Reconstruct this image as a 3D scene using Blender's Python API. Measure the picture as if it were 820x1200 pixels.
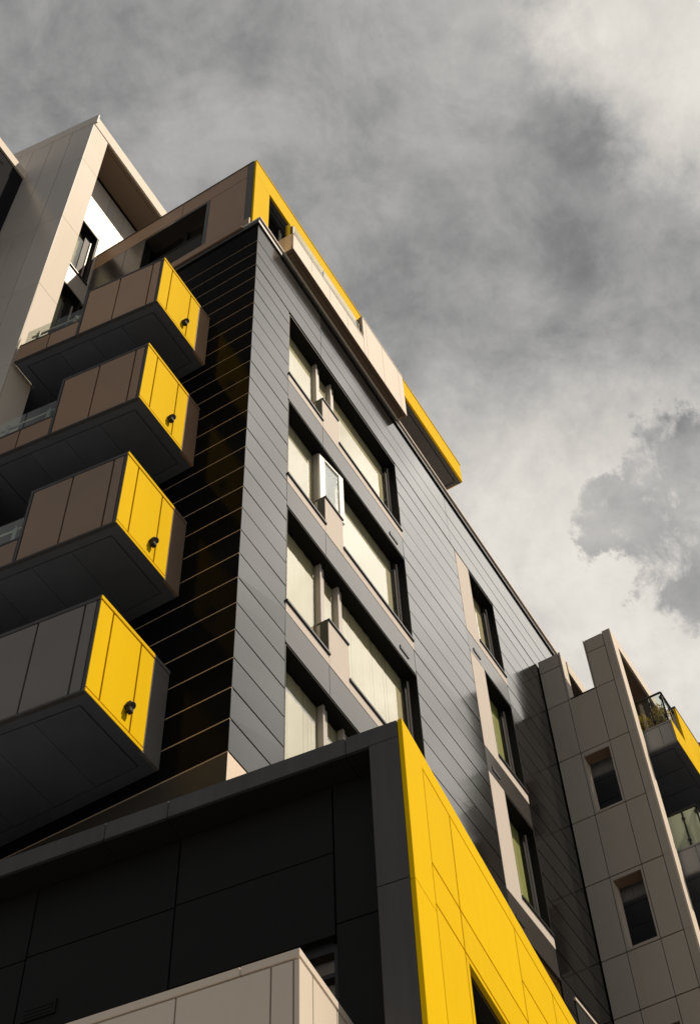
import bpy, bmesh, math, random
from mathutils import Vector, Matrix
random.seed(7)
for o in list(bpy.data.objects): bpy.data.objects.remove(o)
sc = bpy.context.scene
COL = sc.collection
R = math.radians
ZO = 1.6                      # all heights below are measured from the eye; the ground lies 1.6 m lower

# ------------------------------------------------------------------ camera
cam = bpy.data.objects.new('camera', bpy.data.cameras.new('camera'))
COL.objects.link(cam)
cam.data.sensor_fit = 'VERTICAL'; cam.data.sensor_height = 24.0
cam.data.lens = 24.0 * 1725.65 / 1200.0
cam.data.clip_start = 0.05; cam.data.clip_end = 3000
pitch, roll, yaw = R(56.466), R(-3.04), -R(61.45)
fw = Vector((0, math.cos(pitch), math.sin(pitch))); rt = Vector((1, 0, 0)); up = rt.cross(fw)
r2 = math.cos(roll)*rt + math.sin(roll)*up; u2_ = -math.sin(roll)*rt + math.cos(roll)*up
M3 = Matrix.Rotation(yaw, 3, 'Z')
r2, u2_, fw = M3 @ r2, M3 @ u2_, M3 @ fw
m = Matrix((r2, u2_, -fw)).transposed().to_4x4(); m.translation = Vector((0, 0, ZO))
cam.matrix_world = m
sc.camera = cam

# ------------------------------------------------------------------ sun and sky
SUN_EL = R(55.3)
SUN = Vector((0.318*math.cos(SUN_EL), -0.948*math.cos(SUN_EL), math.sin(SUN_EL))).normalized()
sun = bpy.data.objects.new('sun', bpy.data.lights.new('sun', 'SUN'))
COL.objects.link(sun)
sun.data.energy = 4.7; sun.data.angle = R(0.6); sun.data.color = (1.0, 0.86, 0.68)
sun.rotation_euler = SUN.to_track_quat('Z', 'Y').to_euler()
sun.location = SUN*60

w = bpy.data.worlds.new('World'); sc.world = w; w.use_nodes = True
nt = w.node_tree; nt.nodes.clear()
def N(t, **k):
    n = nt.nodes.new(t)
    for a, b in k.items(): setattr(n, a, b)
    return n
def link(a, b): nt.links.new(a, b)
STR = 0.1
outw = N('ShaderNodeOutputWorld'); bg = N('ShaderNodeBackground'); bg.inputs[1].default_value = STR
link(bg.outputs[0], outw.inputs[0])
sky = N('ShaderNodeTexSky', sky_type='NISHITA', sun_disc=False, sun_elevation=SUN_EL, sun_rotation=math.atan2(SUN.x, SUN.y))
tc = N('ShaderNodeTexCoord')
def math_(op, a, b=None, c=None, clamp=False):
    n = N('ShaderNodeMath', operation=op, use_clamp=clamp)
    for i, v in enumerate((a, b, c)):
        if v is None: continue
        if isinstance(v, (int, float)): n.inputs[i].default_value = v
        else: link(v, n.inputs[i])
    return n.outputs[0]
def noise(scale, detail, rough, off=(0, 0, 0), dist=0.0, src=None):
    mp = N('ShaderNodeMapping'); mp.inputs['Location'].default_value = off
    link(src or tc.outputs['Generated'], mp.inputs[0])
    n = N('ShaderNodeTexNoise'); n.inputs['Scale'].default_value = scale; n.inputs['Detail'].default_value = detail
    n.inputs['Roughness'].default_value = rough; n.inputs['Distortion'].default_value = dist
    link(mp.outputs[0], n.inputs[0]); return n
def ramp(v, lo, hi, a=0.0, b=1.0, smooth=True):
    n = N('ShaderNodeMapRange', interpolation_type='SMOOTHSTEP' if smooth else 'LINEAR')
    link(v, n.inputs[0]); n.inputs[1].default_value = lo; n.inputs[2].default_value = hi
    n.inputs[3].default_value = a; n.inputs[4].default_value = b
    return n.outputs[0]
# direction, gently warped so that no cloud edge is a clean curve
RAG = [((0.5585, 0.0650, 0.8269), 3.4), ((0.5722, 0.1100, 0.8127), 2.4), ((0.605, 0.085, 0.792), 3.0), ((0.5715, 0.1325, 0.8098), 1.8), ((0.5381, 0.055, 0.841), 1.8)]
wn = noise(4.2, 9, 0.66)
wsub = N('ShaderNodeVectorMath', operation='SUBTRACT'); link(wn.outputs['Color'], wsub.inputs[0]); wsub.inputs[1].default_value = (.5, .5, .5)
wsc = N('ShaderNodeVectorMath', operation='SCALE'); link(wsub.outputs[0], wsc.inputs[0]); wsc.inputs['Scale'].default_value = 0.30
wad = N('ShaderNodeVectorMath', operation='ADD'); link(tc.outputs['Generated'], wad.inputs[0]); link(wsc.outputs[0], wad.inputs[1])
wnm = N('ShaderNodeVectorMath', operation='NORMALIZE'); link(wad.outputs[0], wnm.inputs[0])
def blob(d, r0, r1):
    """1 inside r0 degrees of a sky direction, 0 outside r1"""
    d = Vector(d).normalized()
    n = N('ShaderNodeVectorMath', operation='DOT_PRODUCT'); link(wnm.outputs[0], n.inputs[0]); n.inputs[1].default_value = d
    return ramp(n.outputs['Value'], math.cos(R(r1)), math.cos(R(r0)))
n1 = noise(3.4, 10, 0.58, (1.3, 0.4, 2.1), 0.3)
n2 = noise(6.0, 10, 0.62, (3.3, 1.4, 0.1), 0.6)
n3 = noise(30.0, 9, 0.62, (0.3, 5.4, 1.7), 0.35)
base = ramp(n1.outputs[0], 0.28, 0.72, 0.24, 0.42)
det = ramp(n2.outputs[0], 0.27, 0.73, -0.085, 0.09)
val = math_('ADD', base, det)
n4 = noise(17.0, 9, 0.64, (7.3, 2.4, 4.1), 0.25)
val = math_('ADD', val, ramp(n4.outputs[0], 0.3, 0.7, -0.06, 0.06))
# out-of-view glow and dimming added for the facade reflections, plus visible clouds
CLOUD_GLOW_SPECS = [((0.52, -0.38, 0.765), 9, 20.5, 1.7),  # glow added outside the view to brighten the long facade
               ((0.355, -0.10, 0.93), 0, 8, 0.42),
               ((0.66, 0.11, 0.74), 4, 15, 0.42),
               ((0.36, 0.53, 0.77), 3, 11, 0.06),
               ((-0.55, 0.30, 0.78), 10, 42, -0.17)]  # dimming added outside the view to keep the side face dark
for i_, (d, a, b, k) in enumerate(CLOUD_GLOW_SPECS):
    if i_ == 0:
        val = math_('ADD', val, math_('MULTIPLY', math_('MULTIPLY', blob(d, a, b), ramp(n2.outputs[0], 0.32, 0.68, 0.55, 1.35)), k)); continue
    val = math_('ADD', val, math_('MULTIPLY', blob(d, a, b), k))
rag = None
for d, r_ in RAG:
    q = blob(d, 0, r_); rag = q if rag is None else math_('MAXIMUM', rag, q)
patch = ramp(math_('ADD', math_('MULTIPLY', n3.outputs[0], 3.8), math_('MULTIPLY', rag, 0.95)), 2.02, 2.95)
val = math_('SUBTRACT', val, math_('MULTIPLY', math_('MULTIPLY', patch, ramp(rag, 0.0, 0.3)), ramp(n4.outputs[0], 0.3, 0.7, 0.22, 0.46)))
val = math_('MAXIMUM', val, 0.05)
# colour: slightly warm where bright, neutral where grey
mixc = N('ShaderNodeMix', data_type='RGBA'); link(ramp(val, 0.25, 0.75), mixc.inputs[0])
mixc.inputs[6].default_value = (1.0, 0.99, 0.975, 1); mixc.inputs[7].default_value = (1.0, 0.945, 0.865, 1)
vs = N('ShaderNodeVectorMath', operation='SCALE'); link(mixc.outputs[2], vs.inputs[0]); link(math_('MULTIPLY', val, 1.0/STR), vs.inputs['Scale'])
cover = N('ShaderNodeMix', data_type='RGBA'); cover.inputs[0].default_value = 0.97
link(sky.outputs[0], cover.inputs[6]); link(vs.outputs[0], cover.inputs[7]); link(cover.outputs[2], bg.inputs[0])

sc.view_settings.view_transform = 'Standard'; sc.view_settings.look = 'None'
sc.view_settings.exposure = 0.0; sc.view_settings.gamma = 1.0; sc.view_settings.use_curve_mapping = False
sc.cycles.max_bounces = 8; sc.cycles.diffuse_bounces = 4; sc.cycles.glossy_bounces = 4; sc.cycles.transparent_max_bounces = 12

# ------------------------------------------------------------------ materials
def mat(name, col, rough=0.5, ior=1.45, vary=0.06, rvary=0.06, bump=0.0, bscale=1.5, dirt=0.0, metallic=0.0, fine=0.0, streak=0.0, irough=0.06):
    m = bpy.data.materials.new(name); m.use_nodes = True
    t = m.node_tree; b = t.nodes['Principled BSDF']
    L = t.links.new
    g = t.nodes.new('ShaderNodeNewGeometry'); tcn = t.nodes.new('ShaderNodeTexCoord')
    no = t.nodes.new('ShaderNodeTexNoise'); no.inputs['Scale'].default_value = 1.1; no.inputs['Detail'].default_value = 6; no.inputs['Roughness'].default_value = .6
    L(tcn.outputs['Object'], no.inputs[0])
    # brightness factor = 1 + vary*(island-.5)*2 + dirt*(noise-.5)
    a = t.nodes.new('ShaderNodeMath'); a.operation = 'MULTIPLY_ADD'; L(g.outputs['Random Per Island'], a.inputs[0]); a.inputs[1].default_value = 2*vary; a.inputs[2].default_value = 1-vary
    c = t.nodes.new('ShaderNodeMath'); c.operation = 'MULTIPLY_ADD'; L(no.outputs[0], c.inputs[0]); c.inputs[1].default_value = dirt; L(a.outputs[0], c.inputs[2])
    last = c.outputs[0]
    if streak:
        mp = t.nodes.new('ShaderNodeMapping'); mp.inputs['Scale'].default_value = (9, 9, .35); L(tcn.outputs['Object'], mp.inputs[0])
        sn = t.nodes.new('ShaderNodeTexNoise'); sn.inputs['Scale'].default_value = 1.0; sn.inputs['Detail'].default_value = 5; L(mp.outputs[0], sn.inputs[0])
        d2 = t.nodes.new('ShaderNodeMath'); d2.operation = 'MULTIPLY_ADD'; L(sn.outputs[0], d2.inputs[0]); d2.inputs[1].default_value = streak; L(last, d2.inputs[2]); last = d2.outputs[0]
    s = t.nodes.new('ShaderNodeMath'); s.operation = 'SUBTRACT'; L(last, s.inputs[0]); s.inputs[1].default_value = .5*dirt + .5*streak
    v = t.nodes.new('ShaderNodeVectorMath'); v.operation = 'SCALE'; v.inputs[0].default_value = col[:3]; L(s.outputs[0], v.inputs['Scale'])
    L(v.outputs[0], b.inputs['Base Color'])
    r = t.nodes.new('ShaderNodeMath'); r.operation = 'MULTIPLY_ADD'; r.use_clamp = True; L(no.outputs[0], r.inputs[0]); r.inputs[1].default_value = 2*rvary; r.inputs[2].default_value = rough-rvary
    r2_ = t.nodes.new('ShaderNodeMath'); r2_.operation = 'MULTIPLY_ADD'; r2_.use_clamp = True
    L(g.outputs['Random Per Island'], r2_.inputs[0]); r2_.inputs[1].default_value = rough*irough; L(r.outputs[0], r2_.inputs[2]); r.inputs[2].default_value -= rough*irough*.5
    L(r2_.outputs[0], b.inputs['Roughness'])
    b.inputs['IOR'].default_value = ior; b.inputs['Metallic'].default_value = metallic
    if bump or fine:
        bn = t.nodes.new('ShaderNodeTexNoise'); bn.inputs['Scale'].default_value = bscale; bn.inputs['Detail'].default_value = 2
        L(tcn.outputs['Object'], bn.inputs[0])
        bp = t.nodes.new('ShaderNodeBump'); bp.inputs['Distance'].default_value = bump or .001; bp.inputs['Strength'].default_value = 1.0
        L(bn.outputs[0], bp.inputs['Height']); L(bp.outputs[0], b.inputs['Normal'])
    return m
def glass(name, tint=(.9, .95, .9), ior=1.5, rough=0.02, bump=0.0):
    m = bpy.data.materials.new(name); m.use_nodes = True; t = m.node_tree; t.nodes.clear(); L = t.links.new
    o = t.nodes.new('ShaderNodeOutputMaterial'); mx = t.nodes.new('ShaderNodeMixShader')
    tr = t.nodes.new('ShaderNodeBsdfTransparent'); tr.inputs[0].default_value = (*tint, 1)
    gl = t.nodes.new('ShaderNodeBsdfGlossy'); gl.inputs['Roughness'].default_value = rough; gl.inputs[0].default_value = (1, 1, 1, 1)
    ge = t.nodes.new('ShaderNodeNewGeometry'); dt = t.nodes.new('ShaderNodeVectorMath'); dt.operation = 'DOT_PRODUCT'
    L(ge.outputs['Normal'], dt.inputs[0]); L(ge.outputs['Incoming'], dt.inputs[1])
    def mm(op, a, b):
        n = t.nodes.new('ShaderNodeMath'); n.operation = op
        for i, v in enumerate((a, b)):
            if v is None: continue
            if isinstance(v, (int, float)): n.inputs[i].default_value = v
            else: L(v, n.inputs[i])
        return n.outputs[0]
    f0 = ((ior-1)/(ior+1))**2*1.6                     # both faces of the sheet, same from inside and outside
    c5 = mm('POWER', mm('SUBTRACT', 1.0, mm('ABSOLUTE', dt.outputs['Value'], None)), 5.0)
    fres = mm('ADD', mm('MULTIPLY', c5, 1-f0), f0)
    if bump:
        tcn = t.nodes.new('ShaderNodeTexCoord'); bn = t.nodes.new('ShaderNodeTexNoise'); bn.inputs['Scale'].default_value = .9; L(tcn.outputs['Object'], bn.inputs[0])
        bp = t.nodes.new('ShaderNodeBump'); bp.inputs['Distance'].default_value = bump; L(bn.outputs[0], bp.inputs['Height']); L(bp.outputs[0], gl.inputs['Normal'])
    L(fres, mx.inputs[0]); L(tr.outputs[0], mx.inputs[1]); L(gl.outputs[0], mx.inputs[2]); L(mx.outputs[0], o.inputs[0])
    return m
MT = dict(
 board=mat('dark_metal_cladding', (.012, .011, .0105), .12, 1.32, .15, .03, .001, .8, .5, irough=.5),
 boardb=mat('dulled_black_cladding', (.006, .006, .0065), .13, 1.07, .15, .04, .001, .8, .5),  # darker copy of the board metal with weaker reflection, for the side face
 sheet=mat('smooth_metal_sheet', (.05, .045, .042), .2, 1.3, .1, .05, .001, .8, .4),
 backing=mat('bronze_backing', (.30, .21, .13), .6, 1.3, 0, .03),
 sillp=mat('grey_beige_panel', (.57, .505, .455), .7, 1.3, .03, .05, 0, 1, .10, streak=.08),
 bronze=mat('bronze_trim', (.55, .41, .27), .5, 1.4, 0, .03),
 beige=mat('beige_panel', (.71, .625, .535), .7, 1.3, .03, .05, 0, 1, .10, streak=.07),
 brown=mat('bronze_brown_panel', (.31, .195, .125), .42, 1.4, .10, .06, .002, .7, .35),
 dkbrown=mat('brown_soffit', (.23, .16, .11), .5, 1.4, .05, .05, 0, 1, .2),
 grey=mat('stone_grey_panel', (.45, .41, .365), .4, 1.42, .05, .06, .0015, .7, .14, streak=.12),
 palegrey=mat('pale_grey_panel', (.56, .52, .47), .3, 1.45, .05, .05, .002, .7, .10, streak=.06),
 char=mat('charcoal_panel', (.013, .013, .0135), .55, 1.22, .08, .06, 0, 1, .3, streak=.2),
 cope=mat('grey_coping', (.075, .075, .079), .5, 1.3, .10, .08, 0, 1, .5, streak=.55),
 soffit=mat('dark_soffit', (.105, .12, .15), .5, 1.4, .06, .06, 0, 1, .7),
 black=mat('black_reveal', (.006, .006, .006), .6, 1.3, 0, .02),
 blackm=mat('black_metal', (.015, .015, .016), .35, 1.45, 0, .05),
 steel=mat('brushed_steel', (.5, .49, .47), .3, 1.5, 0, .05, metallic=1.0),
 yellow=mat('yellow_panel', (.80, .515, 0), .8, 1.12, .035, .06, .001, .8, .10, streak=.07),
 frame=mat('beige_window_frame', (.50, .45, .41), .4, 1.45, 0, .04),
 white=mat('white_frame', (.85, .84, .82), .35, 1.45, 0, .03),
 concrete=mat('paving', (.36, .345, .33), .9, 1.3, 0, .03, 0, 1, .3),
 asphalt=mat('asphalt', (.10, .10, .102), .9, 1.3, 0, .03, 0, 1, .5),
 blind=mat('cream_blind', (.53, .48, .325), .8, 1.3, .03, .03, 0, 1, .05),
 blind2=mat('grey_cream_blind', (.50, .465, .345), .8, 1.3, .05, .03, 0, 1, .10),
 curtain_or_reflection=mat('olive_curtain', (.34, .36, .14), .8, 1.3, .2, .03, 0, 1, .3, streak=.5),
 dim=mat('dim_interior', (.05, .045, .035), .8, 1.3, .2, .03, 0, 1, .3),
 leaf=mat('yellow_green_leaf', (.62, .48, .04), .5, 1.4, .4, .05),
 pot=mat('dark_planter', (.018, .018, .02), .8, 1.4, .05, .05),
 soil=mat('stem', (.08, .06, .03), .8, 1.3, 0, 0.02),
 tanpanel=mat('tan_panel', (.72, .58, .45), .5, 1.4, .04, .05),
 rbfront=mat('mid_grey_panel', (.30, .30, .31), .45, 1.4, .05, .05, 0, 1, .2),
 panel_a=mat('tan_brown_panel', (.39, .25, .155), .42, 1.4, .10, .06, .002, .7, .35),
 panel_b=mat('dark_grey_panel', (.175, .165, .155), .45, 1.4, .10, .06, .002, .7, .35),
 panel_c=mat('umber_brown_panel', (.25, .175, .125), .42, 1.4, .10, .06, .002, .7, .35),
 base_shade=mat('shaded_base_panel', (.055, .048, .038), .6, 1.3, .05, .05, 0, 1, .2),
 navy=mat('matt_navy_panel', (.016, .017, .021), .9, 1.1, .05, .03),
 pane=glass('window_glass', (.93, .94, .88), 1.5, .03, .0015),
 darkpane=glass('dark_window_glass', (.30, .31, .32), 1.55, .02, .001),
 rail=glass('balustrade_glass', (.88, .92, .88), 1.4, .02),
)

def frosted(name, col):
    m = bpy.data.materials.new(name); m.use_nodes = True; t = m.node_tree; t.nodes.clear(); L = t.links.new
    o = t.nodes.new('ShaderNodeOutputMaterial'); mx = t.nodes.new('ShaderNodeMixShader'); mx.inputs[0].default_value = .6
    d = t.nodes.new('ShaderNodeBsdfDiffuse'); d.inputs[0].default_value = (*col, 1); r = t.nodes.new('ShaderNodeBsdfTranslucent'); r.inputs[0].default_value = (*col, 1)
    L(d.outputs[0], mx.inputs[1]); L(r.outputs[0], mx.inputs[2]); L(mx.outputs[0], o.inputs[0]); return m
MT['frost'] = frosted('frosted_glass', (.78, .82, .70))

# ------------------------------------------------------------------ mesh helper
C7, S7 = math.cos(R(7)), math.sin(R(7))
def f1(p): return (p[0], p[1], p[2] + ZO)
def f2(p): return (p[0]*C7 - p[1]*S7, p[0]*S7 + p[1]*C7, p[2] + ZO)   # the second building grid, turned 7 degrees
ORG = {}
class MB:
    def __init__(s): s.v = []; s.f = []
    def prism(s, poly, z0, z1, fr=f1):
        b = len(s.v); n = len(poly)
        a = sum(poly[i][0]*poly[(i+1) % n][1] - poly[(i+1) % n][0]*poly[i][1] for i in range(n))
        if a < 0: poly = poly[::-1]
        s.v += [fr((x, y, z0)) for x, y in poly] + [fr((x, y, z1)) for x, y in poly]
        s.f.append(tuple(b+i for i in reversed(range(n)))); s.f.append(tuple(b+n+i for i in range(n)))
        for i in range(n):
            j = (i+1) % n; s.f.append((b+i, b+j, b+n+j, b+n+i))
        return s
    def box(s, x0, x1, y0, y1, z0, z1, fr=f1):
        if x1 < x0: x0, x1 = x1, x0
        if y1 < y0: y0, y1 = y1, y0
        if z1 < z0: z0, z1 = z1, z0
        return s.prism([(x0, y0), (x1, y0), (x1, y1), (x0, y1)], z0, z1, fr)
    def tube(s, a, b_, r, n=10, fr=f1, r1=None):
        a = Vector(fr(a)); b_ = Vector(fr(b_)); d = (b_-a).normalized(); r1 = r if r1 is None else r1
        q = d.orthogonal().normalized(); p = d.cross(q); k = len(s.v)
        for c, rr in ((a, r), (b_, r1)):
            for i in range(n):
                t = 2*math.pi*i/n; s.v.append(tuple(c + rr*(math.cos(t)*q + math.sin(t)*p)))
        for i in range(n):
            j = (i+1) % n; s.f.append((k+i, k+j, k+n+j, k+n+i))
        s.f.append(tuple(k+i for i in reversed(range(n)))); s.f.append(tuple(k+n+i for i in range(n)))
        return s
    def quad(s, *p, fr=f1):
        b = len(s.v); s.v += [fr(q) for q in p]; s.f.append(tuple(range(b, b+len(p)))); return s
    def build(s, name, m_, parent=None, origin=None, bevel=0.0, label=None, smooth=False):
        po = ORG.get(parent.name if parent else None, Vector((0, 0, 0)))
        o3 = Vector(origin) if origin is not None else (po if parent else Vector((0, 0, 0)))
        me = bpy.data.meshes.new(name); me.from_pydata([tuple(Vector(v)-o3) for v in s.v], [], s.f); me.update()
        me.materials.append(MT[m_])
        if smooth:
            for p in me.polygons: p.use_smooth = True
        o = bpy.data.objects.new(name, me); COL.objects.link(o)
        if parent: o.parent = parent
        o.location = o3 - po if parent else o3
        ORG[o.name] = o3
        if bevel:
            bv = o.modifiers.new('edge', 'BEVEL'); bv.width = bevel; bv.segments = 1; bv.limit_method = 'ANGLE'; bv.angle_limit = R(40)
        if label: o['label'] = label
        return o
def thing(name, loc, label, cat, group=None):
    o = bpy.data.objects.new(name, None); COL.objects.link(o); o.empty_display_size = .5
    o.location = loc; ORG[o.name] = Vector(loc); o['label'] = label; o['category'] = cat
    if group: o['group'] = group
    return o
def copy_tree(o, parent, dz):
    c = o.copy(); COL.objects.link(c); c.parent = parent; c.location = o.location + Vector((0, 0, dz)); ORG[c.name] = ORG[o.name] + Vector((0, 0, dz))
    for ch in o.children:
        d = ch.copy(); COL.objects.link(d); d.parent = c; ORG[d.name] = ORG[ch.name] + Vector((0, 0, dz))
    return c
def panels_v(mb, us, zs, a0, a1, plane, fr, axis='x', gap=.012):
    """grid of cladding panels: us = breaks along the wall, zs = breaks in height, a0..a1 = depth range"""
    for i in range(len(us)-1):
        for k in range(len(zs)-1):
            u0, u1 = us[i]+gap/2, us[i+1]-gap/2; z0, z1 = zs[k]+gap/2, zs[k+1]-gap/2
            if axis == 'x': mb.box(u0, u1, a0, a1, z0, z1, fr)
            else: mb.box(a0, a1, u0, u1, z0, z1, fr)
    return mb

MT['boardb'].node_tree.nodes['Principled BSDF'].inputs['Specular IOR Level'].default_value = .2
# ------------------------------------------------------------------ ground
g = MB(); g.box(-900, 900, -900, 900, -1.9, -1.6); g.build('ground', 'asphalt')['kind'] = 'structure'
g = MB(); g.box(-2, 40, 0.2, 30, -1.598, -1.48); g.build('pavement', 'concrete', bevel=.02)['kind'] = 'structure'
GZ = -1.478

# ================================================================== dark apartment block
BX, AY = 8.34, 6.095                       # planes of its two visible faces
blk = thing('apartment_block', (8.4, 6.2, ZO+GZ), 'tall dark metal clad apartment block with grid of large windows and yellow rooftop storey', 'building')
XE, YE = 26.0, 10.185
P = 0.5022
# row data
HEAD = [23.17, 20.13, 17.10, 14.07]; SILL = [h-2.22 for h in HEAD]
gx0, gx1 = 9.385, 13.02                    # wide windows
sx0, sxm, sx1 = 15.31, 15.85, 16.88        # narrow windows with a pale strip to their left
# structural core behind the cladding
b = MB()
for x0, x1 in ((BX+.034, gx0-.002), (gx1+.002, sx0-.002), (sx1+.002, XE)):
    b.box(x0, x1, AY+.034, 6.60, GZ, 23.168)
b.box(BX+.034, XE, AY+.034, 6.60, 23.17, 24.96)
for x0, x1 in ((gx0, gx1), (sx0, sx1)):
    for i in range(4):
        z1 = SILL[i]; z0 = HEAD[i+1] if i < 3 else GZ
        b.box(x0, x1, AY+.05, 6.60, z0, z1-.02)
for i in range(4): b.box(sx0, sxm-.03, AY+.05, 6.60, SILL[i]-.019, HEAD[i]-.001)
b.box(BX+.034, XE, 6.602, 7.2, GZ, 24.96)
b.box(BX+.034, XE, 7.2, 14, GZ, 24.95)
b.build('wall', 'backing', blk)
# courses of metal boards
def joints(lo, hi, js): return [lo] + [j for j in js if lo+.05 < j < hi-.05] + [hi]
b = MB(); gp = .021
ZB = 11.17
courses = [(ZB + k*P, ZB + (k+1)*P) for k in range(-24, 26)] + [(ZB+26*P, 24.97)]
def board_A(b, x0, x1, z0, z1, js):
    q = joints(x0, x1, js)
    for i in range(len(q)-1):
        # hung boards never sit perfectly true: each leans by a millimetre or two
        x0_, x1_, zb_, zt_ = q[i]+.002, q[i+1]-.002, z0+gp, z1
        o = [random.uniform(-.0022, .0022) for _ in range(4)]; k_ = len(b.v)
        b.v += [f1(p) for p in ((x0_, AY+o[0], zb_), (x1_, AY+o[1], zb_), (x1_, AY+.03, zb_), (x0_, AY+.03, zb_), (x0_, AY+o[2], zt_), (x1_, AY+o[3], zt_), (x1_, AY+.03, zt_), (x0_, AY+.03, zt_))]
        b.f += [tuple(k_+j for j in f) for f in ((3, 2, 1, 0), (4, 5, 6, 7), (0, 1, 5, 4), (1, 2, 6, 5), (2, 3, 7, 6), (3, 0, 4, 7))]
for k, (z0, z1) in enumerate(courses):
    js = [10.45, 15.17, 20.1] if z0 > 22.9 else [20.1]
    if z0 > ZB - .01:
        if z1 <= 23.2:
            for x0, x1 in ((BX+.001, gx0), (gx1, sx0), (sx1, XE)): board_A(b, x0, x1, z0, z1, [j for j in js if j > 13.1])
        elif z0 < 23.17:
            for x0, x1 in ((BX+.001, gx0), (gx1, sx0), (sx1, XE)): board_A(b, x0, x1, z0, 23.19, [])
            board_A(b, BX+.001, XE, 23.19, z1, js)
        else: board_A(b, BX+.001, XE, z0, z1, js)
    else:
        board_A(b, gx1, XE, z0, z1, js)
b.build('metal_cladding', 'board', blk, bevel=.003)
b = MB()
for k, (z0, z1) in enumerate(courses):
    if z0 > ZB-.01:
        q = joints(AY+.001, YE, [7.15 if z0 > 22 else 7.9])
        for i in range(len(q)-1): b.box(BX, BX+.03, q[i]+.002, q[i+1]-.002, z0+gp, z1)
b.build('metal_cladding', 'boardb', blk, bevel=.003)
b = MB()
for z0, z1 in courses:
    if z0 > ZB-.01: b.box(BX+.004, BX+.031, AY+.006, YE, z0+.001, z0+gp-.001)
b.build('joint_trim', 'bronze', blk)
# plain panels at the foot of the cladding
b = MB()
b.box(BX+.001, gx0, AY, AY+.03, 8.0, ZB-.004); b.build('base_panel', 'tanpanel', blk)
b = MB(); b.box(BX, BX+.03, AY+.001, YE, 8.0, ZB-.004); b.build('base_panel', 'base_shade', blk)  # dark copy of the tan base panel, the side's shade put into its colour
# roof coping: black fascia with a pale capping
b = MB()
b.box(BX-.03, XE, AY-.03, AY+.3, 24.975, 25.13); b.box(BX-.03, BX+.3, AY+.301, YE, 24.975, 25.13)
cp_ = b.build('coping', 'blackm', blk, bevel=.004)
b = MB(); b.box(BX-.032, XE, AY-.06, AY+.32, 25.132, 25.185); b.build('capping', 'beige', cp_, bevel=.004)
b = MB(); b.box(BX-.06, BX+.3, AY+.322, YE, 25.132, 25.17); b.build('capping', 'brown', cp_, bevel=.004)
# spandrel sheets and beige sill bands
SILLP = {}
for i in range(4):
    zt = SILL[i]-.20; zb = HEAD[i+1]+.0 if i < 3 else 9.0
    b = MB(); b.box(gx0+.004, 10.425, AY+.001, AY+.04, zb+.03, zt); b.box(10.431, gx1-.004, AY+.001, AY+.04, zb+.03, zt)
    b.box(gx0+.004, gx1-.004, AY-.006, AY+.03, zb, zb+.022)
    b.build('spandrel_panel', 'sheet', blk, bevel=.002)
    b = MB(); b.box(sx0+.004, sx1-.004, AY+.001, AY+.04, zb+.03, zt-.03)
    b.box(sx0+.004, sx1-.004, AY-.006, AY+.03, zb, zb+.022)
    b.build('spandrel_panel', 'sheet', blk, bevel=.002)
    c = MB(); c.box(gx0+.004, 10.428, AY-.003, AY+.05, zt+.004, SILL[i]-.004); c.box(10.944, gx1+.01, AY-.003, AY+.05, zt+.004, SILL[i]-.004)
    c.box(10.430, 10.942, AY-.004, 6.27, zt+.004, SILL[i]+.745)
    c.build('sill_panel', 'sillp', blk, bevel=.003)
    c = MB(); c.box(sx0+.003, sxm-.003, AY-.004, AY+.045, zt-.02, HEAD[i]-.004); c.box(sxm+.003, sx1+.02, AY-.003, AY+.05, zt-.02, SILL[i]-.004)
    c.build('sill_panel', 'sillp', blk, bevel=.003)
    for x in (12.55, 15.50):
        v = MB(); v.box(x, x+.26, AY-.012, AY+.0005, zb+.17, zb+.25); v.build('vent', 'blackm', blk)

def blind_mesh(x0, x1, y, z0, z1, wv=.09, tw=.0018):
    b = MB(); n = max(2, int((x1-x0)/wv))
    for i in range(n):
        a = x0+(x1-x0)*i/n; e = x0+(x1-x0)*(i+1)/n
        t = random.uniform(.2, 1.0)*tw*(1 if i % 2 else -1)
        b.quad((a, y-t, z0), (e-.001, y+t, z0), (e-.001, y+t, z1), (a, y-t, z1))
    return b
GY = 6.28
def reveal(b, x0, x1, z0, z1, y0=AY+.004, y1=GY+.05):
    b.box(x0, x1, y0, y1, z1, z1+.028); b.box(x1, x1+.03, y0, y1, z0, z1-.001); b.box(x0-.03, x0, y0, y1, z0, z1-.001)
    b.box(x0, x1, GY-.05, y1, z0-.03, z0+.03)
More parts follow.
